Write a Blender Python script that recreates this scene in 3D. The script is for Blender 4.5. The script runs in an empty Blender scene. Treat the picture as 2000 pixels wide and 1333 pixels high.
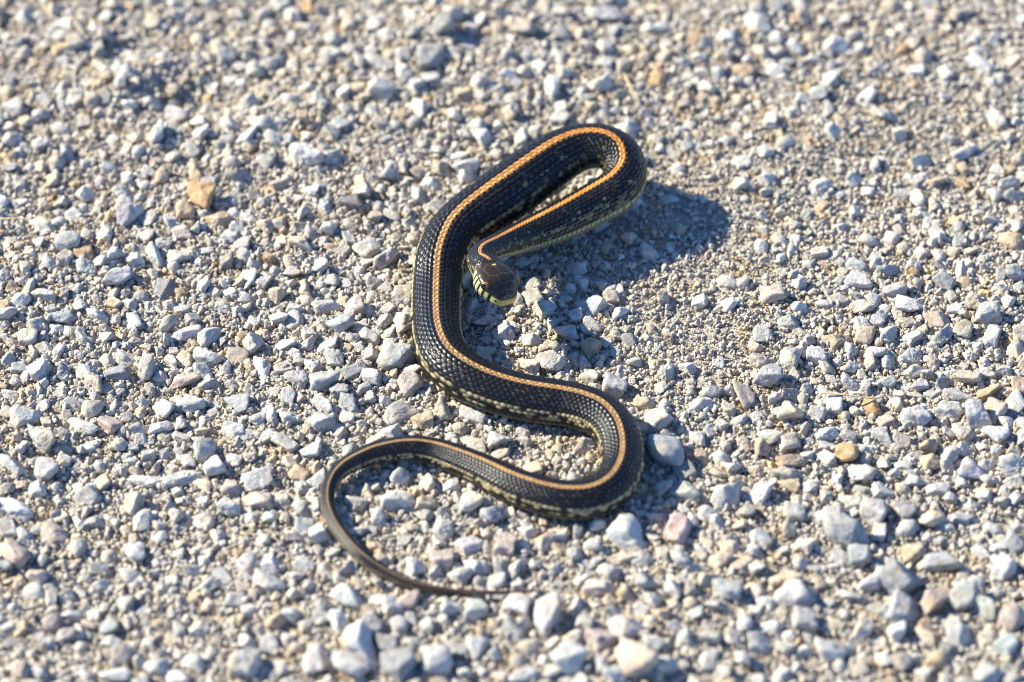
import bpy, bmesh, math, random
import numpy as np
from mathutils import Vector, Matrix

random.seed(7)
rng = np.random.default_rng(7)
S = bpy.context.scene
COL = S.collection
R = math.radians

# ------------------------------------------------------------------ camera
PITCH = R(45.0)          # looking down
DIST = 2.2               # metres to the ground at the picture centre
W0 = 0.50                # metres of ground across the picture there
LENS = 36.0 * DIST / W0
cam = bpy.data.cameras.new('camera')
cam.lens = LENS
cam.sensor_width = 36.0
cam.clip_start = 0.05
cam.clip_end = 400.0
cam.dof.use_dof = True
cam.dof.focus_distance = 2.187
cam.dof.aperture_fstop = 4.1
camo = bpy.data.objects.new('camera', cam)
COL.objects.link(camo)
CAM = np.array([0.0, -DIST * math.cos(PITCH), DIST * math.sin(PITCH)])
camo.location = CAM
camo.rotation_euler = (math.pi / 2 - PITCH, 0, 0)
S.camera = camo

# ------------------------------------------------------------------ sun and sky
SUN_A, SUN_B = 1.38, 0.46    # ground shadow of a 1 m pole: metres to the right, metres towards the viewer
sun_dir = Vector((-SUN_A, SUN_B, 1.0)).normalized()     # towards the sun
elev = math.asin(sun_dir.z)
azim = math.atan2(sun_dir.x, sun_dir.y)                 # clockwise from +Y
sl = bpy.data.lights.new('sun', 'SUN')
sl.energy = 5.0
sl.angle = R(0.53)
sl.color = (1.0, 0.945, 0.77)
so = bpy.data.objects.new('sun', sl)
COL.objects.link(so)
so.rotation_euler = sun_dir.to_track_quat('Z', 'Y').to_euler()
so.location = sun_dir * 5

wd = bpy.data.worlds.new('World')
S.world = wd
wd.use_nodes = True
nt = wd.node_tree
bg = nt.nodes['Background']
sky = nt.nodes.new('ShaderNodeTexSky')
sky.sky_type = 'NISHITA'
sky.sun_disc = False
sky.sun_elevation = elev
sky.sun_rotation = azim
sky.air_density = 0.7
sky.dust_density = 0.0
sky.ozone_density = 10.0
nt.links.new(sky.outputs[0], bg.inputs[0])
bg.inputs[1].default_value = 0.15

S.view_settings.view_transform = 'Standard'
S.view_settings.look = 'None'
S.view_settings.exposure = 1.15
S.view_settings.gamma = 1.0
S.view_settings.use_curve_mapping = False
S.render.engine = 'CYCLES'
S.cycles.filter_width = 1.0

# ------------------------------------------------------------------ picture <-> place
FPX = 2000.0 * LENS / 36.0
sp, cp = math.sin(PITCH), math.cos(PITCH)
RIGHT = np.array([1.0, 0, 0])
UPV = np.array([0, sp, cp])
FWD = np.array([0, cp, -sp])

def vnoise(p, seed=0):
    """smooth value noise, p (N,3) -> (-1..1)"""
    p = np.asarray(p, float)
    i = np.floor(p).astype(np.int64)
    f = p - i
    f = f * f * (3 - 2 * f)
    def h(ix, iy, iz):
        n = (ix * 374761393 + iy * 668265263 + iz * 2147483647 + seed * 1274126177) & 0xFFFFFFFF
        n = ((n ^ (n >> 13)) * 1274126177) & 0xFFFFFFFF
        n = n ^ (n >> 16)
        return (n & 0xFFFF) / 32767.5 - 1.0
    r = 0
    for dx in (0, 1):
        wx = f[:, 0] if dx else 1 - f[:, 0]
        for dy in (0, 1):
            wy = f[:, 1] if dy else 1 - f[:, 1]
            for dz in (0, 1):
                wz = f[:, 2] if dz else 1 - f[:, 2]
                r = r + h(i[:, 0] + dx, i[:, 1] + dy, i[:, 2] + dz) * wx * wy * wz
    return r

def ground_z(x, y):
    x = np.atleast_1d(np.asarray(x, float)); y = np.atleast_1d(np.asarray(y, float))
    q = np.stack([x, y, np.zeros_like(x)], 1)
    z = 0.0046 * vnoise(q * 6.5 + 11.3, 3) + 0.0032 * vnoise(q * 17.0 + 4.7, 5)
    z = z + 0.0042 * vnoise(q * 34.0 + 8.1, 9) * np.exp(-((x + .17) / .12) ** 2 - ((y - .19) / .08) ** 2)
    for gx_, gy_, a_, r_ in ((-.163, .178, -.006, .022), (-.195, .184, .006, .02), (-.018, .222, -.006, .014), (-.042, .226, .007, .013), (-.225, .215, .007, .016), (-.20, .212, -.005, .016), (-.12, .16, .004, .02), (-.02, .22, .005, .03), (.12, .235, .005, .03), (-.22, .06, .005, .03), (.06, .105, .003, .02)):
        z = z + a_ * np.exp(-((x - gx_) ** 2 + (y - gy_) ** 2) / r_ ** 2)
    return z

def unproject(px, py, z=0.0, on_ground=True):
    """point seen at pixel (px, py) of the 2000 x 1333 photograph, z metres above the ground there"""
    d = FWD + RIGHT * ((px - 1000.0) / FPX) + UPV * ((666.5 - py) / FPX)
    zz = z
    for _ in range(4):
        t = (zz - CAM[2]) / d[2]
        P = CAM + d * t
        zz = z + (ground_z(P[0], P[1])[0] if on_ground else 0.0)
    return P

def project(P):
    q = np.atleast_2d(P) - CAM
    d = q @ FWD
    return 1000 + FPX * (q @ RIGHT) / d, 666.5 - FPX * (q @ UPV) / d

# ------------------------------------------------------------------ helpers
def tag(o, label=None, cat=None, group=None, kind=None):
    if label: o['label'] = label
    if cat: o['category'] = cat
    if group: o['group'] = group
    if kind: o['kind'] = kind
    return o

def mesh_np(name, V, quads=None, tris=None, smooth=True):
    me = bpy.data.meshes.new(name)
    me.vertices.add(len(V))
    me.vertices.foreach_set('co', np.asarray(V, np.float32).ravel())
    f = quads if quads is not None else tris
    k = f.shape[1]
    me.loops.add(f.size)
    me.loops.foreach_set('vertex_index', f.astype(np.int32).ravel())
    me.polygons.add(len(f))
    me.polygons.foreach_set('loop_start', (np.arange(len(f)) * k).astype(np.int32))
    me.polygons.foreach_set('loop_total', np.full(len(f), k, np.int32))
    me.update(calc_edges=True)
    me.polygons.foreach_set('use_smooth', np.full(len(f), smooth, bool))
    me.validate()
    return me

def link(name, me, mat, parent=None):
    o = bpy.data.objects.new(name, me)
    if mat: me.materials.append(mat)
    COL.objects.link(o)
    if parent: o.parent = parent
    return o

def new_mat(name):
    m = bpy.data.materials.new(name)
    m.use_nodes = True
    t = m.node_tree
    return m, t, t.nodes['Principled BSDF']

def N(t, typ, **kw):
    n = t.nodes.new(typ)
    for k, v in kw.items(): setattr(n, k, v)
    return n

def noise_node(t, vec, scale, detail=4, rough=0.6):
    n = N(t, 'ShaderNodeTexNoise')
    n.inputs['Scale'].default_value = scale
    n.inputs['Detail'].default_value = detail
    n.inputs['Roughness'].default_value = rough
    t.links.new(vec, n.inputs['Vector'])
    return n

def ramp(t, fac, a, b, ca=(0, 0, 0, 1), cb=(1, 1, 1, 1)):
    r = N(t, 'ShaderNodeValToRGB')
    r.color_ramp.elements[0].position = a; r.color_ramp.elements[0].color = ca
    r.color_ramp.elements[1].position = b; r.color_ramp.elements[1].color = cb
    t.links.new(fac, r.inputs[0])
    return r

def mixc(t, mode, fac, a, b):
    m = N(t, 'ShaderNodeMix', data_type='RGBA', blend_type=mode)
    for s, v in ((0, fac), (6, a), (7, b)):
        if hasattr(v, 'links') or isinstance(v, bpy.types.NodeSocket): t.links.new(v, m.inputs[s])
        elif s == 0: m.inputs[s].default_value = v
        else: m.inputs[s].default_value = v
    return m.outputs[2]

def stone_material(name, source, bump=1.0):
    m, t, b = new_mat(name)
    geo = N(t, 'ShaderNodeNewGeometry')
    pos = geo.outputs['Position']
    if source == 'object':
        oi = N(t, 'ShaderNodeObjectInfo'); col = oi.outputs['Color']
    elif source == 'ground':
        n0 = noise_node(t, pos, 260, 5, 0.7)
        col = ramp(t, n0.outputs['Fac'], 0.35, 0.66, (0.49, 0.43, 0.33, 1), (0.63, 0.57, 0.47, 1)).outputs[0]
    else:
        at = N(t, 'ShaderNodeAttribute', attribute_type='INSTANCER', attribute_name='gcol'); col = at.outputs['Color']
    n1 = noise_node(t, pos, 190, 6, 0.65)
    n2 = noise_node(t, pos, 1500, 3, 0.7)
    n3 = noise_node(t, pos, 75, 3, 0.5)
    v = ramp(t, n1.outputs['Fac'], 0.33, 0.68, (0.70, 0.69, 0.69, 1), (1.18, 1.18, 1.17, 1)).outputs[0]
    c = mixc(t, 'MULTIPLY', 1.0, col, v)
    v2 = ramp(t, n2.outputs['Fac'], 0.36, 0.60, (0.60, 0.585, 0.57, 1), (1.1, 1.1, 1.1, 1)).outputs[0]
    c = mixc(t, 'MULTIPLY', 0.8, c, v2)
    warm = ramp(t, n3.outputs['Fac'], 0.52, 0.70).outputs[0]            # beige dust and iron staining
    c = mixc(t, 'MIX', warm, c, mixc(t, 'MULTIPLY', 0.75, c, (1.08, 0.90, 0.66, 1)))
    t.links.new(c, b.inputs['Base Color'])
    b.inputs['Roughness'].default_value = 0.97
    b.inputs['Specular IOR Level'].default_value = 0.12
    bp = N(t, 'ShaderNodeBump'); bp.inputs['Strength'].default_value = 0.75 * bump; bp.inputs['Distance'].default_value = 0.0012
    t.links.new(n1.outputs['Fac'], bp.inputs['Height'])
    n4 = noise_node(t, pos, 480, 4, 0.75)
    bp1 = N(t, 'ShaderNodeBump'); bp1.inputs['Strength'].default_value = 0.9 * bump; bp1.inputs['Distance'].default_value = 0.0011
    t.links.new(n4.outputs['Fac'], bp1.inputs['Height']); t.links.new(bp.outputs[0], bp1.inputs['Normal'])
    bp2 = N(t, 'ShaderNodeBump'); bp2.inputs['Strength'].default_value = 0.6 * bump; bp2.inputs['Distance'].default_value = 0.0004
    t.links.new(n2.outputs['Fac'], bp2.inputs['Height'])
    t.links.new(bp1.outputs[0], bp2.inputs['Normal'])
    t.links.new(bp2.outputs[0], b.inputs['Normal'])
    return m

MAT_STONE = stone_material('limestone', 'object')
MAT_GRAVEL = stone_material('limestone_gravel', 'instance')
MAT_GROUND = stone_material('crushed_limestone_dust', 'ground', 1.3)

# ------------------------------------------------------------------ ground sheet (fine in the middle, reaching far out)
def axis(lo, hi, step, far):
    a = list(np.arange(lo, hi + 1e-9, step))
    g, x = step, lo
    left = []
    while x > -far:
        g *= 1.35; x -= g; left.append(x)
    g, x = step, a[-1]
    right = []
    while x < far:
        g *= 1.35; x += g; right.append(x)
    return np.array(left[::-1] + a + right)
gx = axis(-0.33, 0.33, 0.0016, 120)
gy = axis(-0.36, 0.40, 0.0016, 120)
X, Y = np.meshgrid(gx, gy)
xf, yf = X.ravel(), Y.ravel()
near = np.exp(-((np.maximum(np.abs(xf) - 2.0, 0)) ** 2 + (np.maximum(np.abs(yf) - 2.0, 0)) ** 2) / 4)
q = np.stack([xf, yf, 0 * xf], 1)
inb = (np.abs(xf) < 0.4) & (np.abs(yf) < 0.45)
zf = ground_z(xf, yf) * near
zf = zf + inb * (0.00075 * vnoise(q * 330, 21) + 0.0004 * vnoise(q * 640, 22))
nx, ny = len(gx), len(gy)
idx = np.arange(nx * ny).reshape(ny, nx)
Q = np.stack([idx[:-1, :-1], idx[:-1, 1:], idx[1:, 1:], idx[1:, :-1]], -1).reshape(-1, 4)
gme = mesh_np('ground', np.stack([xf, yf, zf], 1), quads=Q)
ground = link('ground', gme, MAT_GROUND)
tag(ground, kind='structure')

# ------------------------------------------------------------------ the snake: centre line traced tail -> head
# px, py on the photograph, width in px, lift of the belly above the ground (m), roll (deg)
PATH = [
 (1052,1154,4,.0066,0),(1008,1157,7,.0064,0),(950,1158,10,.005,0),(900,1157,11,.003,0),(850,1152,16,.003,0),(800,1140,20,.003,0),(750,1118,24,.003,0),
 (705,1087,27,.0045,0),(668,1046,28,.0045,0),(646,1008,28,.0045,0),(639,975,28,.0045,0),(645,945,30,.0045,0),(662,921,34,.0045,0),
 (692,902,40,.0045,0),(740,884,46,.0035,0),(800,876,50,.0025,0),(850,883,54,.001,0),(900,901,60,.001,0),(950,923,66,.001,0),
 (1000,948,72,.001,0),(1050,966,75,.001,0),(1100,977,77,.001,0),(1150,976,79,.001,0),(1190,957,82,.001,0),(1212,922,83,.001,0),
 (1215,882,84,.001,0),(1203,843,86,.001,0),(1176,814,88,.001,0),(1140,798,89,.001,0),(1100,789,90,.001,0),(1050,782,92,.001,0),
 (1000,772,93,.001,0),(950,756,94,.001,0),(906,734,96,.001,0),(873,706,97,.001,0),(857,672,97,.001,0),(852,635,97,.001,0),
 (852,595,98,.001,0),(854,555,98,.001,0),(860,512,99,.0035,0),(878,470,102,.005,0),(906,438,105,.007,0),(945,409,110,.008,0),(991,377,113,.0095,0),
 (1038,343,111,.0115,0),(1085,311,105,.014,0),(1132,290,94,.0165,0),(1178,288,87,.0175,0),(1210,306,85,.0155,6),(1222,340,83,.0135,12),
 (1203,375,88,.0115,15),(1164,399,87,.0105,15),(1119,423,83,.0115,15),(1077,442,77,.0130,12),(1034,459,68,.0145,10),(997,473,59,.019,6),
 (964,485,49,.025,0),(941,497,47,.029,0),(936,513,47,.031,-5),(950,527,50,.032,-12)]
HEAD0, HEAD1 = (957, 530), (993, 589)      # back of the head, tip of the snout
HEAD_LEN = None
ctrl, rad, roll = [], [], []
for (px, py, w, lift, ro) in PATH:
    P = unproject(px, py, lift)
    for _ in range(3):
        r = 0.5 * w * np.dot(P - CAM, FWD) / FPX
        P = unproject(px, py, lift + r * 0.96)
    ctrl.append(P); rad.append(r); roll.append(ro)
zb = ctrl[-1][2]
h1 = unproject(HEAD1[0], HEAD1[1], 0.0, False)
for _ in range(2):
    h1 = unproject(HEAD1[0], HEAD1[1], zb - 0.0035, False)
h0 = np.array(ctrl[-1])
for f in (0.33, 0.66, 1.0):
    ctrl.append(h0 * (1 - f) + h1 * f); rad.append(rad[-1]); roll.append(-14)
ctrl, rad, roll = np.array(ctrl), np.array(rad), np.array(roll, float)
HEAD_LEN = np.linalg.norm(h1 - h0) * 0.97

def catmull(P, t):
    n = len(P)
    i = np.clip(np.floor(t).astype(int), 0, n - 2)
    f = (t - i)[:, None]
    g = lambda k: P[np.clip(k, 0, n - 1)]
    p0, p1, p2, p3 = g(i - 1), g(i), g(i + 1), g(i + 2)
    return 0.5 * ((2 * p1) + (-p0 + p2) * f + (2 * p0 - 5 * p1 + 4 * p2 - p3) * f ** 2 + (-p0 + 3 * p1 - 3 * p2 + p3) * f ** 3)

tt = np.linspace(0, len(ctrl) - 1, 6000)
A = catmull(np.column_stack([ctrl, rad, roll]), tt)
d = np.r_[0, np.cumsum(np.linalg.norm(np.diff(A[:, :3], axis=0), axis=1))]
LEN = d[-1]
M = 5000
su = np.linspace(0, LEN, M)
A = np.column_stack([np.interp(su, d, A[:, k]) for k in range(5)])
ker = np.exp(-np.linspace(-2, 2, 61) ** 2); ker /= ker.sum()
pad = np.pad(A, ((30, 30), (0, 0)), mode='reflect', reflect_type='odd')
A = np.column_stack([np.convolve(pad[:, k], ker, 'valid') for k in range(5)])
CL = A[:, :3]; CR = np.maximum(A[:, 3], 0.0003)
hs = (su - (LEN - HEAD_LEN)) / HEAD_LEN            # head parameter 0..1

# rings: denser by local scale size
KU = 0.152
dU = 1.0 / (KU * np.maximum(CR, 0.0022))
Ucum = np.r_[0, np.cumsum(0.5 * (dU[1:] + dU[:-1]) * np.diff(su))]
step = 0.25 * KU * np.maximum(CR, 0.0040)
step = np.where(hs > -0.1, 0.00022, step)
cnt = np.r_[0, np.cumsum(1.0 / (0.5 * (step[1:] + step[:-1])) * np.diff(su))]
NR = int(cnt[-1])
sr = np.interp(np.linspace(0, cnt[-1], NR), cnt, su)
C = np.column_stack([np.interp(sr, su, CL[:, k]) for k in range(3)])
rr = np.interp(sr, su, CR)
ro = np.radians(np.interp(sr, su, A[:, 4]))
UU = np.interp(sr, su, Ucum)
T = np.gradient(C, axis=0)
T /= np.linalg.norm(T, axis=1)[:, None]
Zv = np.array([0, 0, 1.0])
UPr = Zv - (T @ Zv)[:, None] * T
UPr /= np.linalg.norm(UPr, axis=1)[:, None]
SIDE = np.cross(T, UPr)
c_, s_ = np.cos(ro)[:, None], np.sin(ro)[:, None]
UPr, SIDE = UPr * c_ + SIDE * s_, SIDE * c_ - UPr * s_
# angles round the body: 19 dorsal rows between -110 and 110 degrees, belly below
nd, nv = 23 * 6, 28
TH0 = R(110)
th = np.r_[np.linspace(-TH0, TH0, nd, endpoint=False), np.linspace(TH0, 2 * math.pi - TH0, nv, endpoint=False)]
NA = len(th)
thg = np.where(th > math.pi, th - 2 * math.pi, th)
vrow = thg / TH0 * 9.5
H = (sr - (LEN - HEAD_LEN)) / HEAD_LEN
hb = np.clip(H * 5.0 + 0.35, 0, 1); hb = hb * hb * (3 - 2 * hb)     # 0 body .. 1 head plates

# cross section
HW = 0.0113
hsx = [-.35, 0, .10, .22, .36, .50, .62, .74, .85, .92, .965, .99, 1.0]
hwv = [.62, .66, .78, .93, 1.0, .98, .90, .76, .63, .54, .44, .28, .02]
htv = [.60, .60, .62, .64, .64, .63, .60, .52, .42, .34, .25, .14, .02]
hbv = [.58, .58, .56, .56, .56, .54, .50, .45, .38, .32, .25, .14, .02]
hcv = [0, 0, .0, .02, .03, .03, .01, -.03, -.07, -.09, -.10, -.11, -.11]
kH = np.clip((H + 0.35) / 0.35, 0, 1); kH = kH * kH * (3 - 2 * kH)
half_w = rr * 1.0 * (1 - kH) + kH * HW * np.interp(H, hsx, hwv)
half_t = rr * 0.97 * (1 - kH) + kH * HW * np.interp(H, hsx, htv)
half_b = rr * 0.93 * (1 - kH) + kH * HW * np.interp(H, hsx, hbv)
Cc = C + UPr * (kH * HW * np.interp(H, hsx, hcv))[:, None]
ct, st = np.cos(thg)[None, :], np.sin(thg)[None, :]
ex = (2.0 + 0.5 * kH)[:, None]                         # the head is boxier
rad_se = (np.abs(ct) ** ex + np.abs(st) ** ex) ** (-1 / ex)
yv = np.where(ct > 0, half_t[:, None], half_b[:, None]) * ct * rad_se
xv = half_w[:, None] * st * rad_se
bot = np.clip(-ct, 0, 1) * (1 - kH)[:, None]
yv = yv * (1 - 0.10 * bot ** 3)

# scale lattice: lozenges |du|+|dv|<=1
u = 1.14 * UU[:, None] + 0 * vrow[None, :]
v = vrow[None, :] + 0 * u
vl = v * (23 / 19) + 0.5                                             # the seam of two rows runs along the spine
vw = vl - 0.17 * np.cos(math.pi * u) * np.sin(math.pi * vl)
row = np.round(vw)
dv = vw - row                                           # -.5 .. .5 across one row
uu_ = u - np.mod(row, 2) + 0.55 * np.abs(dv)            # free edges pointed towards the tail
uid = np.round(uu_ / 2)
du = uu_ - 2 * uid
edge = np.maximum(np.abs(dv) * 2, np.abs(du))           # 0 centre .. 1 rim
rnd = np.modf(np.abs(np.sin(row * 12.9898 + uid * 78.233) * 43758.5453))[0]
rnd2 = np.modf(np.abs(np.sin(row * 39.346 + uid * 11.135) * 24634.6345))[0]
dorsal = (np.abs(thg) < TH0)[None, :] & (u == u)
dome = 1 - edge ** 7
tailward = -du                                          # u grows to the head: free rim points to the tail
hgt = 0.50 * dome + 0.30 * np.clip(tailward, -1, 1) * dome + 0.55 * np.exp(-(dv / 0.15) ** 2) * dome
# belly scutes: one plate per lattice step
uv = u / 2
fu = uv - np.floor(uv)
bh = 0.7 * (1 - fu) * (1 - np.exp(-fu / 0.05))
hgt = np.where(dorsal, hgt, bh)
amp = (0.038 * np.clip(rr, 0.0012, 0.013) * (1 - hb))[:, None]
disp = hgt * amp

# head plates: grooves along the seams, drawn in plan (along, across)
lat = xv / HW                                           # -1..1 across
al = H[:, None] + 0 * lat
def seg_d(a, b):
    ax, ay = a; bx, by = b
    k = HEAD_LEN / HW
    px_, py_ = (al - ax) * k, lat - ay
    dx, dy = (bx - ax) * k, by - ay
    t_ = np.clip((px_ * dx + py_ * dy) / (dx * dx + dy * dy + 1e-9), 0, 1)
    return np.hypot(px_ - t_ * dx, py_ - t_ * dy)
seams = [((.10, 0), (.40, 0)), ((.40, 0), (.43, .26)), ((.40, 0), (.43, -.26)), ((.43, .26), (.66, .22)), ((.43, -.26), (.66, -.22)),
         ((.66, .22), (.70, 0)), ((.66, -.22), (.70, 0)), ((.70, 0), (.93, 0)), ((.43, .26), (.40, .55)), ((.43, -.26), (.40, -.55)),
         ((.66, .22), (.68, .55)), ((.66, -.22), (.68, -.55)), ((.82, .40), (.83, -.40)), ((.10, 0), (.06, .30)), ((.10, 0), (.06, -.30)),
         ((.06, .30), (.16, .58)), ((.06, -.30), (.16, -.58)), ((.16, .58), (.40, .55)), ((.16, -.58), (.40, -.55)),
         ((.93, 0), (.95, .2)), ((.93, 0), (.95, -.2))]
top = (ct > 0.05) & (al > -0.05)
dmin = np.full(al.shape, 9.0)
for a, b in seams: dmin = np.minimum(dmin, seg_d(a, b))
groove = np.exp(-(dmin / 0.020) ** 2) * top
sidez = yv / HW                                         # height on the head
labial = (sidez < 0.30) & (al > 0.02)
mouth = np.exp(-((sidez + 0.20 - 0.05 * al) / 0.035) ** 2) * (al > 0.12)
labf = np.modf(np.clip(al, 0, 1) * 6.6)[0]
bar = np.exp(-(np.minimum(labf, 1 - labf) / 0.22) ** 2) * labial * (sidez > -0.42) * (al < .86)
disp = disp - hb[:, None] * (0.00016 * groove + 0.00022 * mouth + 0.00010 * bar)
brow = np.exp(-((al - .52) / .12) ** 2) * np.exp(-((sidez - .40) / .13) ** 2)
disp = disp + hb[:, None] * 0.0006 * brow

nrm_len = np.sqrt(xv ** 2 + yv ** 2) + 1e-9
k_ = (nrm_len + disp) / nrm_len
xv, yv = xv * k_, yv * k_
PV = Cc[:, None, :] + SIDE[:, None, :] * xv[..., None] + UPr[:, None, :] * yv[..., None]

# colours of the skin itself
def C3(*c): return np.array(c, float)
al_body = (sr / LEN)[:, None]                           # 0 tail .. 1 snout
col = np.zeros(PV.shape)
black = C3(.0115, .0102, .0098)
tailg = C3(.036, .031, .025)
w_tail = np.clip(1 - al_body / 0.26, 0, 1)[..., None]
base = black * (1 - w_tail) + tailg * w_tail
w_tip = np.clip(1 - al_body / 0.11, 0, 1)[..., None]
base = base * (1 - w_tip) + C3(.050, .022, .018) * w_tip
col[:] = base
arow = np.abs(row - 0.5) * (19 / 23)
flank = dorsal & (np.abs(v) > 1.2)
# pale flecks between the scales and spots
sliver = (np.abs(dv) > .24) & (du > -.75) & (du < .35) & (np.sign(dv) == np.where(v > 0, 1, -1))
fleck = flank & (rnd < 0.30) & (arow < 5.9) & (np.abs(v) > 1.6) & sliver
col = np.where(fleck[..., None], C3(.15, .145, .10), col)
orange = C3(.66, .26, .045) * np.clip((al_body[..., None] - .58) / .26, 0, 1) + C3(.46, .265, .10) * (1 - np.clip((al_body[..., None] - .58) / .26, 0, 1))
greytan = C3(.30, .215, .12)
wt = np.clip((0.30 - al_body) / 0.20, 0, 1)[..., None]
orange = orange * (1 - wt) + greytan * wt
orange = orange * (1 - w_tip) + C3(.11, .055, .04) * w_tip
sw = (0.60 + 0.08 * np.clip((al_body - .55) / .2, 0, 1)) + 0.16 * np.where(v > 0, 1, -1) * np.cos(math.pi * u)
stripe = dorsal & (np.abs(v) < sw) & (H[:, None] < 0.0)
col = np.where(stripe[..., None], orange * (0.82 + 0.36 * rnd[..., None]), col)
yel = C3(.37, .295, .15)
yel2 = C3(.19, .158, .066)
neck = np.clip((al_body - 0.66) / 0.10, 0, 1)           # towards the neck the line breaks up in spots
lateral = dorsal & (arow > 5.9) & (arow < 7.9)
lw = np.where(rnd < 0.45 * neck + np.where(arow < 7, .10, .60), 0, 1)
vary = (0.55 + 0.75 * rnd2)[..., None]
ly = (yel * (1 - neck[..., None]) + yel2 * neck[..., None]) * vary * (1 - 0.55 * w_tail)
col = np.where((lateral & (lw > 0))[..., None], ly, col)
low = dorsal & (arow >= 7.9)
col = np.where((low & (rnd2 < .38 + .25 * neck))[..., None], yel2 * vary * (.45 + .8 * neck[..., None]), col)
spot = dorsal & (arow > 3.2) & (arow < 8.9) & (rnd < (.30 + .45 * (arow > 4.9)) * neck) & (sliver | (rnd2 < .22))
col = np.where(spot[..., None], yel2 * 1.15 * vary, col)
belly = ~dorsal
col = np.where(belly[..., None], C3(.20, .18, .105) * (1.0 - .55 * (fu[..., None] > .80)), col)
vedge = dorsal & (np.abs(v) > 8.5)
col = np.where(vedge[..., None], (C3(.40, .35, .17) * neck[..., None] + C3(.05, .045, .03) * (1 - neck[..., None])) * (1.0 - .75 * (fu[..., None] > .62)), col)
rim = np.clip((edge - 0.78) / 0.16, 0, 1)[..., None] * dorsal[..., None] * (np.abs(v) < 8.7)[..., None]
rim = np.maximum(rim, np.clip((edge - 0.74) / 0.2, 0, 1)[..., None] * stripe[..., None])
col = col * (1 - (0.80 + .06 * stripe[..., None]) * rim)
# head
hcol = np.zeros(col.shape)
hcol[:] = C3(.036, .025, .016)
hcol = np.where((groove > .4)[..., None], C3(.085, .066, .045), hcol)
lab = C3(.62, .57, .27)
snout = C3(.55, .38, .10)
ws = np.clip((al - .80) / .14, 0, 1)[..., None]
labc = lab * (1 - ws) + snout * ws
side_m = np.clip((0.20 + .12 * np.clip((.62 - al) / .1, 0, 1) - sidez) / 0.06, 0, 1)[..., None] * (al > -0.05)[..., None]
lore = np.clip((0.19 - sidez) / 0.06, 0, 1)[..., None] * np.clip((al - .66) / .06, 0, 1)[..., None]
hcol = hcol * (1 - np.maximum(side_m, lore * .8)) + labc * np.maximum(side_m, lore * .8)
hcol = hcol * (1 - .85 * np.clip(mouth, 0, 1)[..., None])
chin = np.clip((-0.26 - sidez) / .05, 0, 1)[..., None]
hcol = hcol * (1 - chin) + C3(.52, .46, .22) * chin
bk = np.clip(bar * 1.5, 0, 1)[..., None] * (1 - ws)
hcol = hcol * (1 - bk) + C3(.008, .008, .007) * bk
for sgn in (1, -1):                                     # the two small parietal spots
    ds = np.hypot((al - .13) * HEAD_LEN / HW, lat - sgn * .055)
    hcol = np.where(((ds < .045) & top)[..., None], C3(.60, .48, .12), hcol)
nostril = np.hypot((al - .90) * HEAD_LEN / HW, sidez - .06)
hcol = np.where((nostril < .05)[..., None], C3(.01, .01, .01), hcol)
hk = hb[:, None, None]
col = col * (1 - hk) + hcol * hk

Vv = PV.reshape(-1, 3)
ii = np.arange(NR * NA).reshape(NR, NA)
jn = np.roll(ii, -1, axis=1)
Qs = np.stack([ii[:-1], jn[:-1], jn[1:], ii[1:]], -1).reshape(-1, 4)
Vv = np.vstack([Vv, C[:1], (Cc[-1] + T[-1] * 0.0001)[None]])
sme = mesh_np('body', Vv, quads=Qs)
# close both ends
bm = bmesh.new(); bm.from_mesh(sme); bm.verts.ensure_lookup_table()
e0, e1 = NR * NA, NR * NA + 1
for k in range(NA):
    bm.faces.new((bm.verts[ii[0, (k + 1) % NA]], bm.verts[ii[0, k]], bm.verts[e0])).smooth = True
    bm.faces.new((bm.verts[ii[-1, k]], bm.verts[ii[-1, (k + 1) % NA]], bm.verts[e1])).smooth = True
bmesh.ops.recalc_face_normals(bm, faces=bm.faces)
bm.to_mesh(sme); bm.free()
ca = np.ones((len(Vv), 4), np.float32)
ca[:NR * NA, :3] = col.reshape(-1, 3)
ca[:NR * NA, 3] = np.repeat(hb, NA)                     # alpha: glossy head plates
ca[e0, :3] = col[0, 0]; ca[e1, :3] = snout
at = sme.color_attributes.new('skin', 'FLOAT_COLOR', 'POINT')
at.data.foreach_set('color', ca.ravel())

m, t, b = new_mat('snake_skin')
an = N(t, 'ShaderNodeAttribute', attribute_name='skin')
geo = N(t, 'ShaderNodeNewGeometry')
nn = noise_node(t, geo.outputs['Position'], 900, 3)
cc = mixc(t, 'MULTIPLY', 0.5, an.outputs['Color'], ramp(t, nn.outputs['Fac'], .35, .65, (.7, .7, .7, 1), (1.15, 1.15, 1.15, 1)).outputs[0])
t.links.new(cc, b.inputs['Base Color'])
rr_ = ramp(t, nn.outputs['Fac'], .3, .7, (.24, .24, .24, 1), (.40, .40, .40, 1))
t.links.new(mixc(t, 'MIX', an.outputs['Alpha'], rr_.outputs[0], (.23, .23, .23, 1)), b.inputs['Roughness'])
b.inputs['Specular IOR Level'].default_value = 0.28
MAT_SKIN = m

root = bpy.data.objects.new('garter_snake', None)
root.empty_display_size = 0.02
COL.objects.link(root)
tag(root, 'black garter snake with an orange back stripe lying in curves on pale gravel', 'snake')
link('body', sme, MAT_SKIN, root)

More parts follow.
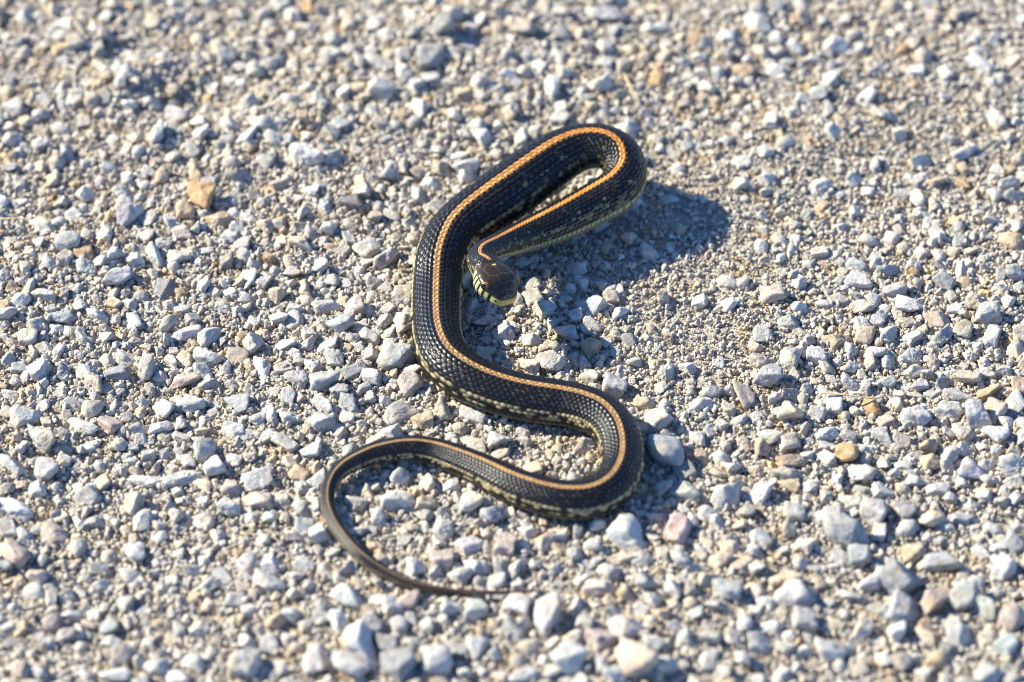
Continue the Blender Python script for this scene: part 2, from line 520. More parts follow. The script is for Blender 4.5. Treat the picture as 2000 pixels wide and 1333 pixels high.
# eyes
m, t, b = new_mat('eye_iris')
b.inputs['Base Color'].default_value = (.32, .13, .03, 1); b.inputs['Roughness'].default_value = .12
MAT_IRIS = m
m, t, b = new_mat('eye_pupil')
b.inputs['Base Color'].default_value = (.004, .004, .005, 1); b.inputs['Roughness'].default_value = .06
MAT_PUPIL = m
ke = int(np.argmin(np.abs(H - 0.52)))
for sgn in (-1, 1):
    hwid = half_w[ke]
    ec = Cc[ke] + SIDE[ke] * sgn * (hwid * 0.78) + UPr[ke] * HW * 0.27
    out = (SIDE[ke] * sgn * 0.93 + UPr[ke] * 0.20 + T[ke] * 0.30); out /= np.linalg.norm(out)
    bm = bmesh.new(); bmesh.ops.create_uvsphere(bm, u_segments=32, v_segments=20, radius=0.0025)
    for f in bm.faces: f.smooth = True
    me = bpy.data.meshes.new('eye'); bm.to_mesh(me); bm.free()
    eo = link('eye', me, MAT_IRIS, root); eo.location = ec
    eo.rotation_euler = Vector(out).to_track_quat('Z', 'Y').to_euler()
    # pupil: a slightly larger cap
    bm = bmesh.new()
    bmesh.ops.create_uvsphere(bm, u_segments=32, v_segments=40, radius=0.00258)
    bmesh.ops.delete(bm, geom=[w for w in bm.verts if w.co.z < 0.00258 * math.cos(R(36))], context='VERTS')
    for f in bm.faces: f.smooth = True
    me = bpy.data.meshes.new('pupil'); bm.to_mesh(me); bm.free()
    link('pupil', me, MAT_PUPIL, eo)

# ------------------------------------------------------------------ stones
def ico(n):
    bm = bmesh.new(); bmesh.ops.create_icosphere(bm, subdivisions=n, radius=1.0)
    V = np.array([w.co[:] for w in bm.verts]); F = np.array([[w.index for w in f.verts] for f in bm.faces])
    bm.free(); return V / np.linalg.norm(V, axis=1)[:, None], F
ICO = {k: ico(k) for k in (2, 3, 4, 5)}

def rock(level, style, seed):
    """crushed-stone shape filling the box -.5 .. .5"""
    g = np.random.default_rng(seed)
    D, F = ICO[level]
    if style == 'b':
        n = np.vstack([np.eye(3), -np.eye(3)]) + g.normal(0, .16, (6, 3))
        n = np.vstack([n, g.normal(0, 1, (4, 3))]); h = np.r_[g.uniform(.72, .9, 6), g.uniform(.95, 1.15, 4)]; pw = 38
    elif style == 'r':
        n = g.normal(0, 1, (16, 3)); h = g.uniform(.82, 1.0, 16); pw = 6
    elif style == 'w':
        n = np.vstack([g.normal(0, 1, (5, 3)), [[0, 0, -1], [0, 0, 1]]]); h = np.r_[g.uniform(.45, .8, 5), .7, .9]; pw = 40
    else:
        n = g.normal(0, 1, (9, 3)); h = g.uniform(.55, 1.0, 9); pw = 34
    n = n / np.linalg.norm(n, axis=1)[:, None]
    n = np.vstack([n, np.eye(3), -np.eye(3)]); h = np.r_[h, np.full(6, 1.25)]
    s_ = np.clip(D @ n.T, 0, None) / h
    r_ = (s_ ** pw).sum(1) ** (-1 / pw)
    V = D * r_[:, None]
    o = g.uniform(-50, 50, 3)
    rough = 1.9 if style == 'c' else (0.6 if style == 'r' else 1.0)
    dsp = .085 * vnoise(V * 1.9 + o, seed % 97) + rough * (.065 * vnoise(V * 4.3 + o, seed % 89)
          +   .040 * vnoise(V * 9 + o, seed % 83) + (.024 * vnoise(V * 19 + o, seed % 79) if level > 2 else 0))
    V = V * (1 + dsp)[:, None]
    lo, hi = V.min(0), V.max(0)
    return (V - (lo + hi) / 2) / (hi - lo), F

ALB = {'W': (.64, .625, .595), 'P': (.555, .54, .505), 'G': (.44, .43, .41), 'B': (.45, .46, .46), 'S': (.59, .52, .415),
       'T': (.54, .425, .30), 'O': (.54, .375, .21), 'R': (.54, .46, .405), 'K': (.31, .315, .32), 'V': (.48, .485, .45)}
CNAME = {'W': 'white', 'P': 'pale grey', 'G': 'grey', 'B': 'bluish grey', 'S': 'sandy beige', 'T': 'tan', 'O': 'orange',
         'R': 'pinkish brown', 'K': 'dark bluish', 'V': 'greenish grey'}
# x, y, long side, short side, angle of the long side (deg, on the photograph), colour, shape
ST = """
1487 482 31 30 0 P a;1494 507 29 20 0 P a;1525 507 23 22 0 P r;1528 534 27 22 15 B a;1419 550 35 33 0 P r;1451 554 40 27 80 P r;1510 575 54 40 -5 R a;1296 586 38 32 0 T c;1588 566 28 27 0 G a;
1671 519 36 29 0 O a;1676 552 56 31 -8 W b;1737 525 46 36 35 B a;1745 568 43 40 30 P a;1791 557 36 25 20 B a;1710 509 56 23 80 P e;1820 478 30 28 0 P a;1788 537 32 16 20 R a;1923 528 29 24 0 B a;1923 572 32 25 10 W a;
1856 579 40 22 0 P a;1878 532 60 22 78 P c;1960 572 40 22 -5 S a;1984 532 38 36 0 B a;1975 474 47 37 0 T r;1683 602 54 27 0 P a;1777 599 56 33 -10 W a;1712 627 40 31 22 B a;1545 629 48 34 -10 B c;1831 624 58 34 -15 R a;
1928 617 52 48 0 P c;1881 647 40 36 0 S a;1735 654 44 33 80 P a;1690 660 43 35 10 S r;1631 665 58 33 -12 T a;1843 656 46 43 0 G c;1575 663 31 27 70 W a;1554 672 28 20 -60 T a;1660 685 40 29 32 P r;1708 690 47 30 20 W a;
1939 662 55 36 85 P a;1984 683 36 33 0 B r;1546 701 46 45 0 P a;1593 698 38 36 0 W w;1615 721 35 31 -20 B w;1698 710 34 31 70 P r;1663 721 36 22 -5 T a;1777 698 45 31 0 P c;1735 712 40 27 10 P a;1485 705 41 32 -30 P c;
1503 737 56 48 -15 B a;1473 674 30 27 80 P w;1402 710 29 22 80 W a;1302 730 36 35 0 P c;1456 773 63 36 -60 S e;1514 780 34 27 -60 T w;1539 770 40 32 -5 G c;1575 764 36 21 -10 P a;1662 748 40 32 0 G c;1730 746 41 31 0 G a;
1784 728 47 30 0 S a;1797 753 40 34 0 W a;1788 772 33 23 0 T a;1840 752 36 30 0 P a;1889 739 58 34 -15 S a;1629 791 42 35 75 W b;1699 802 62 30 -72 O e;1726 822 38 24 75 P a;1788 820 46 43 20 W a;1546 807 47 46 0 S w;
1597 806 40 36 -20 G c;1851 804 56 38 0 P a;1905 815 54 53 0 P w;1943 802 47 44 0 P a;1872 773 61 29 -12 P a;1932 771 54 27 10 T a;1988 762 50 30 80 T a;1944 847 50 43 -25 W a;1881 851 40 34 0 P w;1851 849 36 25 -10 P a;
1615 851 47 29 25 W a;1507 854 42 34 -30 P a;1546 867 50 36 10 S a;1492 880 38 36 0 T a;1654 888 42 40 0 O r;1698 876 40 30 0 R b;1725 858 44 32 -50 V w;1815 876 47 24 -8 W b;1726 906 34 31 -30 W a;1690 901 40 25 0 B a;
1543 905 58 29 5 T a;1532 928 54 33 0 S a;1613 897 32 29 0 T w;1456 870 33 29 60 B a;1366 858 35 29 10 P b;1410 831 29 24 0 W a;1424 804 34 32 20 W a;1410 897 40 28 20 S w;1813 906 43 36 0 T a;1852 890 40 38 30 P c;
1899 921 50 40 -10 W a;1975 910 50 46 50 P c;1680 925 54 40 -20 P a;1300 884 90 62 -40 B r;1284 817 62 49 15 P a;1414 968 66 55 -60 W a;1485 964 54 42 65 W a;1337 957 60 50 -10 G a;1326 1034 76 44 58 R b;1458 1001 38 34 0 G a;
1380 1006 36 31 -50 P a;1231 1047 74 56 -30 W a;1450 1032 37 20 -5 W a;1428 1055 47 26 -5 W b;1315 982 30 22 10 W a;1541 949 46 28 -10 T a;1552 998 46 38 80 W b;1622 1012 60 36 10 P a;1652 1044 84 64 0 G a;1667 985 37 31 0 V r;
1706 1000 56 52 60 P w;1765 1000 52 46 0 P a;1818 1019 46 40 30 S a;1772 1033 42 36 80 P r;1828 993 46 22 -15 P a;1926 966 40 32 50 P a;1877 1015 46 28 0 B c;1982 1062 46 42 60 B a;1953 1112 52 44 30 W a;1842 1097 70 49 -10 B a;
1757 1134 70 66 -30 K a;1704 1138 60 44 45 W w;1681 1089 46 42 0 B b;1715 1078 26 22 80 O r;1716 1040 35 32 60 R w;1823 1181 70 50 60 R w;1881 1171 66 54 0 G a;1921 1192 58 44 80 V w;1977 1210 54 50 0 R r;1968 1262 48 36 40 W b;
1765 1196 70 54 60 B a;1750 1232 52 38 -60 W a;1541 1166 63 50 15 W a;1417 1155 63 38 -8 B w;1533 1129 63 35 8 S a;1485 1055 48 36 -20 P a;1472 1078 40 31 -10 P a;1386 1059 42 27 80 S b;1405 1099 49 32 -8 S c;1534 1076 35 30 70 S a;
1562 1101 32 27 -60 R a;1331 1096 42 38 0 P c;1573 1216 52 46 0 G b;1629 1262 68 56 35 W a;1454 1216 42 34 50 W a;1510 1227 48 28 5 W a;1643 1199 32 28 0 K a;1657 1164 60 28 -15 P a;1874 1248 46 42 0 P a;1828 1290 40 36 0 T r;
1923 1318 58 46 -40 B a;1804 1314 42 26 0 P a;1940 1164 36 25 0 S a;1783 1080 46 42 0 S c;1916 1080 38 25 75 V a;1387 1244 42 35 0 P a;1430 1250 36 32 0 S a;1314 1153 38 32 70 W a;1349 1157 38 31 0 P a;1727 1292 36 32 0 P r;
772 980 62 46 15 W a;920 981 50 45 20 W r;962 1005 52 48 50 B a;739 1016 38 34 30 P a;835 1010 44 28 -5 P a;805 996 36 25 45 G a;986 1066 50 40 80 R b;919 1066 50 32 25 W a;863 1095 48 36 5 R b;811 1110 43 36 70 W a;
732 1070 44 28 20 B a;1029 1041 46 30 -10 W a;1064 1059 40 35 0 R a;1127 1037 40 28 15 W b;1122 1085 36 30 80 P a;1213 1092 70 23 3 S e;1254 1130 52 40 -60 B w;1175 1150 66 38 -15 R a;1219 1158 40 32 80 S w;1085 1105 30 26 0 B a;
1010 1184 56 40 -15 W b;1072 1206 76 54 -60 P a;882 1188 46 40 0 W a;927 1191 46 38 10 W b;798 1174 43 36 0 S a;742 1173 36 32 0 P r;676 1165 72 46 -10 W a;739 1143 34 26 0 W a;665 1221 50 45 0 W a;722 1224 50 48 0 P a;
779 1221 43 33 80 P r;706 1260 76 70 -20 W a;757 1264 42 40 0 K a;686 1303 70 52 0 W r;779 1302 66 62 0 K a;851 1295 56 54 0 P r;805 1211 32 26 0 S a;845 1198 36 28 30 T a;894 1230 42 27 10 S a;1003 1237 50 34 -55 B a;
934 1267 46 36 -60 W w;897 1275 40 25 80 S a;1089 1257 36 35 0 P a;1112 1290 62 54 40 W a;1023 1320 50 36 0 W a;980 1322 44 33 0 R a;1214 1221 66 44 -38 W a;1175 1247 66 44 25 R a;1243 1292 86 74 -15 R c;1201 1318 50 36 0 W a;
1128 1184 40 30 0 R a;1138 1217 40 33 0 P a;1277 1257 40 36 0 W a;1020 1221 44 28 -10 G a;
29 913 50 40 0 P w;91 919 46 42 0 P r;171 916 34 25 75 P r;420 912 48 46 0 W a;504 940 58 38 10 P a;290 940 62 30 12 W a;357 937 76 29 12 P c;455 958 42 32 -10 R a;448 989 43 42 0 P a;504 979 52 40 10 R a;
583 926 46 30 -15 T a;618 914 42 19 20 O b;623 938 46 30 25 W a;590 958 38 18 -8 B a;591 994 42 31 -20 P a;614 987 52 25 85 W b;530 1012 30 28 0 W r;556 1015 34 31 0 P a;490 1008 56 17 5 P a;150 958 40 17 25 O e;
31 991 78 38 -25 W c;84 1029 48 28 0 W a;105 1045 50 38 10 R a;30 1085 62 44 -60 R a;10 1106 42 32 80 B a;154 1026 32 22 0 V a;247 1038 26 24 0 W r;353 1033 28 16 0 W r;266 1078 52 42 -20 W a;213 1089 36 28 80 R a;
196 1112 34 31 -30 W a;255 1124 40 30 0 B a;397 1096 32 26 0 P a;485 1110 48 44 60 P a;530 1105 40 36 70 W w;525 1140 63 35 -5 W a;406 1147 38 31 20 W a;380 1166 29 24 0 O a;647 1078 34 31 0 W a;96 1152 32 28 0 W a;
245 1180 42 32 60 V a;479 1295 60 56 0 P a;311 1302 52 38 10 W a;619 1292 60 50 80 P a;217 1225 38 34 70 B a;248 1222 38 32 70 B a;14 1222 32 28 0 W r;77 1245 42 28 15 W a;126 1243 46 31 25 G a;346 1327 48 32 0 W a;
423 1250 38 22 0 W a;224 1322 62 30 0 W a;73 1313 42 35 0 P a;542 1166 30 28 0 P r;17 1257 34 30 0 W a;238 1281 42 40 0 G r;448 1222 32 29 0 R a;
133 472 50 46 0 P r;101 482 32 22 80 O a;130 505 38 22 10 W a;306 500 44 40 60 W w;268 512 40 27 75 P b;229 545 65 36 10 B w;322 568 46 40 70 K w;54 565 60 22 78 P e;85 577 50 29 0 B a;124 573 26 24 0 W r;
673 490 38 24 -15 T a;719 484 72 48 62 P f;753 506 52 42 70 P w;515 552 40 20 8 V a;482 582 40 31 55 K a;432 600 40 27 5 K a;452 573 38 27 0 S a;542 580 40 25 15 W a;641 598 62 29 15 W a;690 602 46 38 -70 R a;
666 633 48 43 -50 B a;511 654 40 24 0 S a;333 629 62 27 30 S e;360 652 68 29 15 W a;407 656 52 37 28 W a;259 626 62 28 -65 B a;189 618 40 36 0 P a;121 622 47 32 25 B a;16 611 40 38 0 W c;86 681 34 26 75 O b;
155 694 26 22 0 G a;250 705 66 17 18 P e;284 721 46 44 40 P w;331 703 40 29 -60 R a;360 701 38 30 10 P c;410 698 62 36 10 P a;464 698 46 35 -5 R a;497 678 50 22 -8 B a;554 676 54 28 -5 P c;599 676 38 31 60 G a;
516 722 63 30 -65 W a;551 719 36 28 60 T a;583 708 36 23 20 P c;653 701 40 37 80 P a;630 748 60 44 -10 P c;580 744 46 38 0 G c;692 726 54 31 15 K a;396 726 38 36 0 B a;439 726 43 27 25 T a;356 748 70 36 20 R a;
403 753 54 36 20 P a;230 732 54 29 0 K b;185 746 50 37 75 S a;77 723 50 40 25 P a;122 725 38 34 -30 G c;85 748 38 20 0 T a;324 800 43 40 -50 P a;463 793 50 35 0 B w;373 791 62 36 -5 P c;310 838 46 32 35 W w;
625 820 48 45 -60 P a;684 791 45 32 0 B w;564 780 34 21 -15 O a;180 800 42 37 0 S r;50 816 54 40 25 P a;140 793 38 22 0 P a;162 834 60 36 0 W a;216 827 46 36 -30 R a;86 860 56 50 0 G c;43 874 48 26 80 W a;
176 874 54 24 30 P a;248 816 36 29 -60 P a;401 885 50 44 30 P r;454 842 42 32 0 W a;558 867 54 34 -15 B a;609 881 47 33 20 W a;567 899 40 26 -10 T a;699 845 36 19 20 O r;686 880 48 28 30 G a;259 876 28 25 0 B b;
457 899 38 28 10 W w;14 808 40 30 0 S a;251 418 72 52 75 W a;390 385 62 54 -15 O a;360 415 46 38 -20 T a;428 431 54 29 10 T a;332 436 46 30 80 W a;238 474 28 23 0 B a;742 407 42 25 80 W r;766 422 40 26 15 B a;
688 395 54 38 -10 K a;688 438 34 28 0 P a;681 467 35 26 -10 S c;672 492 36 23 -15 R a;771 461 30 26 0 S c;789 486 22 21 0 T r;790 518 25 21 30 W a;797 463 20 19 0 W r;
300 45 42 34 60 S r;45 35 46 40 0 P a;462 30 30 30 0 P r;497 137 40 39 0 P r;385 120 26 25 0 W r;340 227 56 42 -25 P a;305 260 46 44 30 W w;220 275 36 24 80 W a;745 175 60 44 -10 P b;695 175 46 29 0 S r;
867 45 55 45 60 G r;842 115 60 54 0 G c;600 10 40 32 70 T a;600 300 70 58 0 W c;650 310 46 42 -60 B a;520 315 44 38 0 P a;465 345 58 40 0 G c;30 205 52 44 70 P a;910 325 58 36 10 W a;860 330 46 36 -70 S a;
760 340 46 38 40 B a;941 272 42 34 -30 W w;1480 50 62 42 -10 P a;1632 85 55 40 -10 W a;1555 90 46 36 -50 W a;1692 187 42 36 60 W w;1917 125 60 33 -35 W w;1595 182 55 40 0 P c;1380 170 44 34 -20 W a;1452 140 46 28 -10 T a;
1640 240 40 30 0 T w;1780 85 44 28 15 T a;1185 30 78 42 10 P c;1080 170 58 40 -50 W a;1135 180 24 20 0 O a;1170 165 44 38 40 W a;1295 112 38 34 0 S a;1605 365 46 35 -10 W a;1800 350 34 24 -10 B a;1730 225 48 38 -40 W a;
1885 300 62 34 20 P a;1980 385 44 34 20 B a;1030 55 64 46 -10 G c;1290 55 54 28 5 W a;
1021 515 38 25 -5 P a;1063 524 30 24 0 P r;1268 497 44 34 -15 P a;1308 487 37 17 30 S a;1305 391 46 27 10 P f;1139 557 33 30 0 W b;1172 557 31 27 60 W w;1160 598 66 44 10 W w;1210 613 34 32 60 P b;1193 582 42 30 -20 S a;
1067 575 28 20 10 W r;1064 603 50 38 -60 P b;917 592 42 30 -60 P w;913 620 36 25 0 P a;944 631 52 26 12 R a;1011 608 32 28 0 P a;983 652 42 36 20 P b;1105 650 62 33 -14 P a;790 577 56 40 70 P a;790 632 50 46 -60 S c;
1155 679 40 38 0 T r;1122 704 36 29 -60 T a;1144 715 38 24 -60 B w;1168 718 26 22 -50 W r;1214 728 28 19 10 B a;1200 757 48 44 -10 P b;1077 710 48 42 -40 W c;1203 691 24 22 0 W b;1094 735 23 20 60 W b;1204 657 30 23 -10 P a;
1283 681 28 14 15 T a;771 698 72 60 30 P a;804 750 48 46 20 R a;724 735 48 36 -10 G a;689 722 46 28 0 B a;721 659 42 40 0 P w;758 653 30 30 0 W a;724 696 38 33 60 P w;780 808 76 36 20 P a;824 822 48 33 -10 T a;
866 805 46 38 -20 S c;926 816 66 26 -15 W b;882 853 40 28 -25 R b;902 837 34 24 0 S a;971 861 54 42 -25 W w;1026 866 32 22 0 S a;1076 887 32 18 0 W a;1141 874 40 30 -30 S a;974 894 46 24 -10 R a;702 842 34 19 25 O r;
782 931 38 34 70 W r;667 1000 38 24 -5 B r;837 950 34 32 0 S a;884 953 36 26 0 W c
"""
stones = []
for ln in ST.replace('\n', '').split(';'):
    if not ln.strip(): continue
    a = ln.split()
    stones.append([float(a[0]), float(a[1]), float(a[2]), float(a[3]), float(a[4]), a[5], a[6]])
# drop repeats that would sit inside one another
keep = []
for s_ in sorted(stones, key=lambda k: -k[2] * k[3]):
    if all(math.hypot(s_[0] - o[0], s_[1] - o[1]) > 0.30 * (s_[3] + o[3]) for o in keep): keep.append(s_)
stones = keep[:300]           # the 300 that show largest are things of their own
REST = keep[300:]

CLs, CRs = CL[::12], CR[::12]
def snake_gap(P):
    """distance from points to the skin of the snake"""
    P = np.atleast_2d(P); out = np.empty(len(P))
    for a in range(0, len(P), 4000):
        D_ = np.linalg.norm(P[a:a + 4000, None, :] - CLs[None], axis=2) - CRs[None]
        out[a:a + 4000] = D_.min(1)
    return out

placed = []          # x, y, radius for the scatter
STONES = []
for k, (px, py, w, h, ang, colr, shp) in enumerate(stones):
    mm = W0 / 2000.0
    sx, sy, sz = w * mm * 1.05, h * mm * 1.10, h * mm * 0.96
    if shp == 'f': sz *= 0.6
    if shp in 'e': sy *= .95
    P = unproject(px, py, 0.0)
    for _ in range(2):
        P = unproject(px, py, 0.30 * sz)
    # keep clear of the snake
    for _ in range(12):
        g_ = snake_gap(P)[0] - 0.42 * (sx + sy) * 0.5 - 0.0
        if g_ > -0.0015: break
        j = np.argmin(np.linalg.norm(CLs - P, axis=1)); dd = (P - CLs[j])[:2]; dd /= np.linalg.norm(dd) + 1e-9
        P = P + np.r_[dd * 0.0012, 0]
    P[2] = ground_z(P[0], P[1])[0] + 0.30 * sz
    lvl = 5 if w > 62 else 4 if w > 26 else 3
    V, F = rock(4 if w > 33 else 3, shp, 1000 + k)
    g_ = np.random.default_rng(500 + k)
    V = V * np.array([sx, sy, sz])
    me = mesh_np('stone', V, tris=F)
    o = link('stone', me, MAT_STONE)
    ia = math.atan2(math.sin(R(ang)) / sp, math.cos(R(ang)))
    o.location = P
    o.rotation_euler = (g_.normal(0, .16), g_.normal(0, .16), ia)
    c = np.array(ALB[colr]) * np.array([1.005, .985, .945]) * g_.uniform(.9, 1.1) * (1 + g_.normal(0, .015, 3))
    o.color = (*c, 1)
    placed.append((P[0], P[1], 0.25 * (sx + sy)))
    STONES.append(dict(o=o, px=px, py=py, w=w, h=h, c=colr, s=shp))

# labels: what a stone looks like and where it lies, each made to single one out
SECT = [(0.0, .10, "tail tip"), (.10, .30, "tail curl"), (.30, .40, "thinning hind body"), (.40, .53, "lower bend"), (.53, .66, "middle bend"),
        (.66, .77, "straight middle"), (.77, .86, "rising upper body"), (.86, .915, "raised loop"), (.915, .968, "raised neck"), (.968, 1.01, "head")]
cpx, cpy = project(CLs)
crp = CRs * FPX / ((CLs - CAM) @ FWD)
frac = np.linspace(0, 1, len(CLs))
def where(px, py):
    dd = np.hypot(cpx - px, cpy - py) - crp
    j = int(np.argmin(dd)); d_ = dd[j]
    if d_ < 190:
        sec = next(n for a, b_, n in SECT if a <= frac[j] < b_)
        dx, dy = px - cpx[j], py - cpy[j]
        dr = ('right of' if dx > 0 else 'left of') if abs(dx) > abs(dy) else ('below' if dy > 0 else 'above')
        return dr + " the snake's " + sec
    hx = 'far left' if px < 230 else 'left' if px < 560 else 'centre left' if px < 900 else 'centre right' if px < 1250 else 'right' if px < 1680 else 'far right'
    vy = ('blurred back, ' if py < 230 else 'upper gravel, ' if py < 480 else 'middle band, ' if py < 800 else 'lower gravel, ' if py < 1080 else 'blurred foreground, ')
    return 'in the ' + vy + hx
SHN = {'a': 'angular', 'b': 'blocky', 'r': 'rounded', 'w': 'wedge shaped', 'c': 'crumbly', 'e': 'elongated', 'f': 'flat'}
for s_ in STONES:
    shn = SHN[s_['s']]
    if s_['w'] > 1.75 * s_['h']: shn = 'long ' + (shn if shn not in ('elongated',) else 'narrow')
    s_['d'] = CNAME[s_['c']] + ' ' + shn
    s_['z'] = where(s_['px'], s_['py'])
    s_['lab'] = s_['d'] + ' stone ' + s_['z']
    nb = sorted((math.hypot(s_['px'] - o['px'], s_['py'] - o['py']), i) for i, o in enumerate(STONES) if o is not s_)[0]
    s_['nb'] = STONES[nb[1]] if nb[0] < 75 else None
from collections import defaultdict
def groups():
    g = defaultdict(list)
    for s_ in STONES: g[s_['lab']].append(s_)
    return g
ORD = ['', 'second ', 'third ', 'fourth ', 'fifth ', 'sixth ', 'seventh ', 'eighth ']
for lab, g in groups().items():                        # neighbours first
    if len(g) > 1:
        for s_ in g:
            n = s_['nb']
            if n:
                dx, dy = n['px'] - s_['px'], n['py'] - s_['py']
                rel = ('left' if dx > 0 else 'right') + ' of' if abs(dx) > abs(dy) else ('above' if dy > 0 else 'below')
                l2 = lab + ', ' + rel + ' a ' + CNAME[n['c']] + ' one'
                if len(l2.split()) <= 14: s_['lab'] = l2
for lab, g in groups().items():                        # then the order along the picture
    if len(g) > 1:
        g.sort(key=lambda k: k['px'])
        for i, s_ in enumerate(g):
            s_['lab'] = (ORD[i] + 'leftmost ' if i < len(g) - 1 else 'rightmost ') + lab
for s_ in STONES:
    tag(s_['o'], s_['lab'], 'stone', 'larger stones lying loose in the gravel')

# ------------------------------------------------------------------ the uncounted gravel: one object, instanced
keys = list('WPGBSTORKV')
prob = np.array([.27, .36, .06, .065, .135, .042, .012, .04, .004, .012]); prob /= prob.sum()
ALBA = np.array([ALB[k] for k in keys]) * np.array([1.01, .985, .93])
def density(px, py):
    """share of coarse stones, from the photograph: open grit right of the snake and top right"""
    dn = 0.93 + 0 * px
    def blob(cx, cy, rx, ry, amt):
        return amt * np.exp(-(((px - cx) / rx) ** 2 + ((py - cy) / ry) ** 2))
    dn = dn - blob(1350, 520, 240, 230, .85) - blob(1750, 270, 380, 210, .74) - blob(1420, 700, 110, 130, .5) - blob(1150, 690, 130, 120, .25) - blob(1060, 880, 110, 60, .55)
    dn = dn - blob(330, 1120, 260, 110, .25) - blob(800, 1040, 100, 60, .2) - blob(60, 520, 150, 120, .3) - blob(150, 330, 160, 120, .2)
    return np.clip(dn, .05, 1)

for (px, py, w, h, ang, colr, shp) in REST:
    P = unproject(px, py, 0.25 * h * W0 / 2000); placed.append((P[0], P[1], .25 * (w + h) * W0 / 2000))
cell = 0.012
grid = defaultdict(list)
def put(x, y, r): grid[(int(x // cell), int(y // cell))].append((x, y, r))
for a in placed: put(*a)
def free(x, y, r, k):
    i, j = int(x // cell), int(y // cell)
    for a in (-2, -1, 0, 1, 2):
        for b_ in (-2, -1, 0, 1, 2):
            for (X_, Y_, R_) in grid.get((i + a, j + b_), ()):
                if (x - X_) ** 2 + (y - Y_) ** 2 < (k * (r + R_)) ** 2: return False
    return True
XL, YL0, YL1 = 0.36, -0.36, 0.43
pts, scl, kinds = [], [], []
cand = 30000
sz_ = np.sort(np.clip(rng.lognormal(math.log(.0050), .38, cand), .0028, .0096))[::-1]
cx_ = rng.uniform(-XL, XL, cand); cy_ = rng.uniform(YL0, YL1, cand)
cpx_, cpy_ = project(np.stack([cx_, cy_, 0 * cx_], 1))
den = density(cpx_, cpy_)
ok = rng.uniform(0, 1, cand) < den
for x, y, s_ in zip(cx_[ok], cy_[ok], sz_[ok]):
    if free(x, y, s_ * .5, .79):
        put(x, y, s_ * .5); pts.append((x, y)); scl.append(s_)
for (px, py, w, h, ang, colr, shp) in REST:
    P = unproject(px, py, 0.25 * h * W0 / 2000)
    if snake_gap(P)[0] > -0.001: pts.insert(0, (P[0], P[1])); scl.insert(0, 0.5 * (w + h) * W0 / 2000)
nrest = len(pts)
pts = np.array(pts); scl = np.array(scl)
n1 = len(pts)
G = 300000
gxy = np.stack([rng.uniform(-XL, XL, G), rng.uniform(YL0, YL1, G)], 1)
gs = np.clip(rng.lognormal(math.log(.00145), .48, G), .0007, .0042)
ax_, ay_ = project(np.column_stack([gxy, 0 * gxy[:, 0]]))
gs = gs * (0.84 + 0.16 * np.clip(density(ax_, ay_) / .85, 0, 1))
P2 = np.vstack([pts, gxy]); SZ = np.r_[scl, gs]
n = len(P2)
asp = np.stack([rng.uniform(.85, 1.35, n), rng.uniform(.75, 1.1, n), rng.uniform(.6, .95, n)], 1)
SC = SZ[:, None] * asp
z = ground_z(P2[:, 0], P2[:, 1]) + SC[:, 2] * np.where(np.arange(n) < n1, rng.uniform(.15, .42, n), rng.uniform(.1, .55, n)) + np.where(np.arange(n) < n1, 0, rng.uniform(0, .0011, n))
P3 = np.column_stack([P2, z])
gap = snake_gap(P3) - SZ * np.where(np.arange(n) < n1, .27, .1)
good = gap > 0
P3, SC, SZ = P3[good], SC[good], SZ[good]
n = len(P3); n1 = int(good[:n1].sum())
cid = rng.choice(len(keys), n, p=prob)
GC = ALBA[cid] * rng.uniform(.85, 1.15, n)[:, None]
big = np.arange(n) < n1
gm = np.array([.62, .56, .455])
mixw = np.where(big, 0.18, 0.62)[:, None]
GC = GC * (1 - mixw) + gm * mixw * rng.uniform(.85, 1.15, n)[:, None]
ROT = np.where(big[:, None], np.stack([rng.normal(0, .35, n), rng.normal(0, .35, n), rng.uniform(0, 6.28, n)], 1), rng.uniform(0, 6.28, (n, 3)))

protos = []
for k in range(16):
    V, F = rock(4, ['a', 'a', 'w', 'b', 'r', 'a', 'c', 'a'][k % 8], 40 + k)
    me = mesh_np('pebble_shape', V, tris=F); me.materials.append(MAT_GRAVEL)
    protos.append(bpy.data.objects.new('pebble_shape', me))
for k in range(10):
    V, F = rock(3, ['c', 'a', 'c', 'r', 'c'][k % 5], 80 + k)
    me = mesh_np('grain_shape', V, tris=F); me.materials.append(MAT_GRAVEL)
    protos.append(bpy.data.objects.new('grain_shape', me))
PID = np.where(big, rng.integers(0, 16, n), rng.integers(16, 26, n)).astype(np.int32)

me = bpy.data.meshes.new('gravel')
me.vertices.add(n); me.vertices.foreach_set('co', P3.astype(np.float32).ravel())
def attr(name, typ, data, field):
    a = me.attributes.new(name, typ, 'POINT'); a.data.foreach_set(field, data.ravel())
attr('gcol', 'FLOAT_COLOR', np.column_stack([GC, np.ones(n)]).astype(np.float32), 'color')
attr('gscl', 'FLOAT_VECTOR', SC.astype(np.float32), 'vector')
attr('grot', 'FLOAT_VECTOR', ROT.astype(np.float32), 'vector')
attr('gid', 'INT', PID, 'value')
gravel = link('gravel', me, None)
gravel.data.materials.append(MAT_GRAVEL)
tag(gravel, 'pale limestone gravel and grit spread over the whole ground', 'gravel', kind='stuff')
ng = bpy.data.node_groups.new('gravel', 'GeometryNodeTree')
ng.interface.new_socket('Geometry', in_out='INPUT', socket_type='NodeSocketGeometry')
ng.interface.new_socket('Geometry', in_out='OUTPUT', socket_type='NodeSocketGeometry')
gi, go = ng.nodes.new('NodeGroupInput'), ng.nodes.new('NodeGroupOutput')
g2i = ng.nodes.new('GeometryNodeGeometryToInstance')
for o in reversed(protos):
    oi = ng.nodes.new('GeometryNodeObjectInfo'); oi.inputs['Object'].default_value = o
    ng.links.new(oi.outputs['Geometry'], g2i.inputs[0])
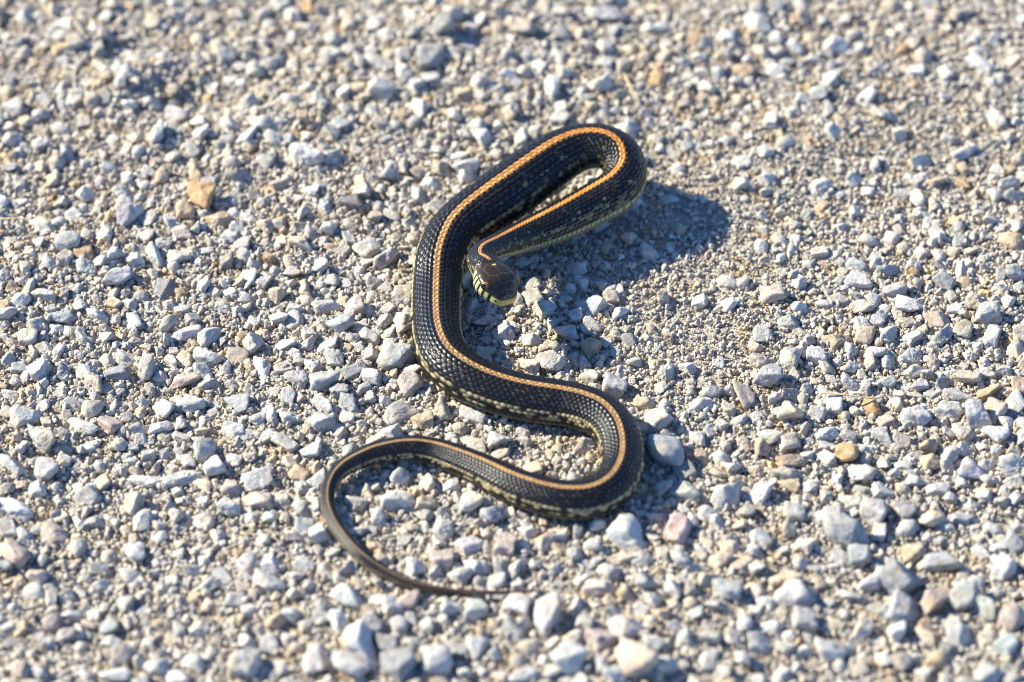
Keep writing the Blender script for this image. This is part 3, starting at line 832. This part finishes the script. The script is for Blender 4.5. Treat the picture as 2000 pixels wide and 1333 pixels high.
def named(nm, typ):
    a = ng.nodes.new('GeometryNodeInputNamedAttribute'); a.data_type = typ; a.inputs[0].default_value = nm
    return a.outputs[0]
iop = ng.nodes.new('GeometryNodeInstanceOnPoints')
ng.links.new(gi.outputs[0], iop.inputs['Points'])
ng.links.new(g2i.outputs[0], iop.inputs['Instance'])
iop.inputs['Pick Instance'].default_value = True
ng.links.new(named('gid', 'INT'), iop.inputs['Instance Index'])
e2r = ng.nodes.new('FunctionNodeEulerToRotation')
ng.links.new(named('grot', 'FLOAT_VECTOR'), e2r.inputs[0])
ng.links.new(e2r.outputs[0], iop.inputs['Rotation'])
ng.links.new(named('gscl', 'FLOAT_VECTOR'), iop.inputs['Scale'])
ng.links.new(iop.outputs[0], go.inputs[0])
md = gravel.modifiers.new('gravel', 'NODES'); md.node_group = ng

# ------------------------------------------------------------------ bits of dry straw
m, t, b = new_mat('dry_straw')
geo = N(t, 'ShaderNodeNewGeometry')
nn = noise_node(t, geo.outputs['Position'], 500, 3)
t.links.new(ramp(t, nn.outputs['Fac'], .3, .7, (.38, .26, .12, 1), (.58, .44, .24, 1)).outputs[0], b.inputs['Base Color'])
b.inputs['Roughness'].default_value = .6
MAT_STRAW = m
def straw(pixels, r, label):
    ps = np.array([unproject(x, y, z_) for x, y, z_ in pixels])
    tq = np.linspace(0, len(ps) - 1, 14)
    c = catmull(ps, tq)
    tg = np.gradient(c, axis=0); tg /= np.linalg.norm(tg, axis=1)[:, None]
    a = np.cross(tg, Zv); a /= np.linalg.norm(a, axis=1)[:, None]; b_ = np.cross(a, tg)
    V = []
    for k in range(8):
        w = 2 * math.pi * k / 8
        V.append(c + (a * math.cos(w) + b_ * math.sin(w) * .6) * (r * np.linspace(1.1, .7, 14))[:, None])
    V = np.stack(V, 1).reshape(-1, 3)
    I = np.arange(14 * 8).reshape(14, 8); J = np.roll(I, -1, 1)
    F = np.stack([I[:-1], J[:-1], J[1:], I[1:]], -1).reshape(-1, 4)
    o = link('straw', mesh_np('straw', V, quads=F), MAT_STRAW)
    tag(o, label, 'straw', 'bits of dry straw')
straw([(1604, 768, .006), (1650, 771, .0075), (1700, 778, .007), (1722, 776, .006)], .0006, 'straight dry straw lying among stones right of the middle bend')
straw([(1690, 1225, .004), (1705, 1195, .008), (1713, 1160, .012)], .0005, 'short dry straw standing up in the blurred gravel at lower right')
straw([(1215, 1200, .008), (1250, 1208, .009), (1290, 1226, .007)], .0007, 'thick dry straw lying below the tail tip beside a white stone')
straw([(0, 428, .007), (25, 427, .008), (52, 429, .007)], .0006, 'thin dry straw at the far left edge of the gravel')
straw([(1222, 150, .008), (1232, 172, .009), (1241, 196, .008)], .0008, 'short brown twig in the blurred gravel behind the raised loop')
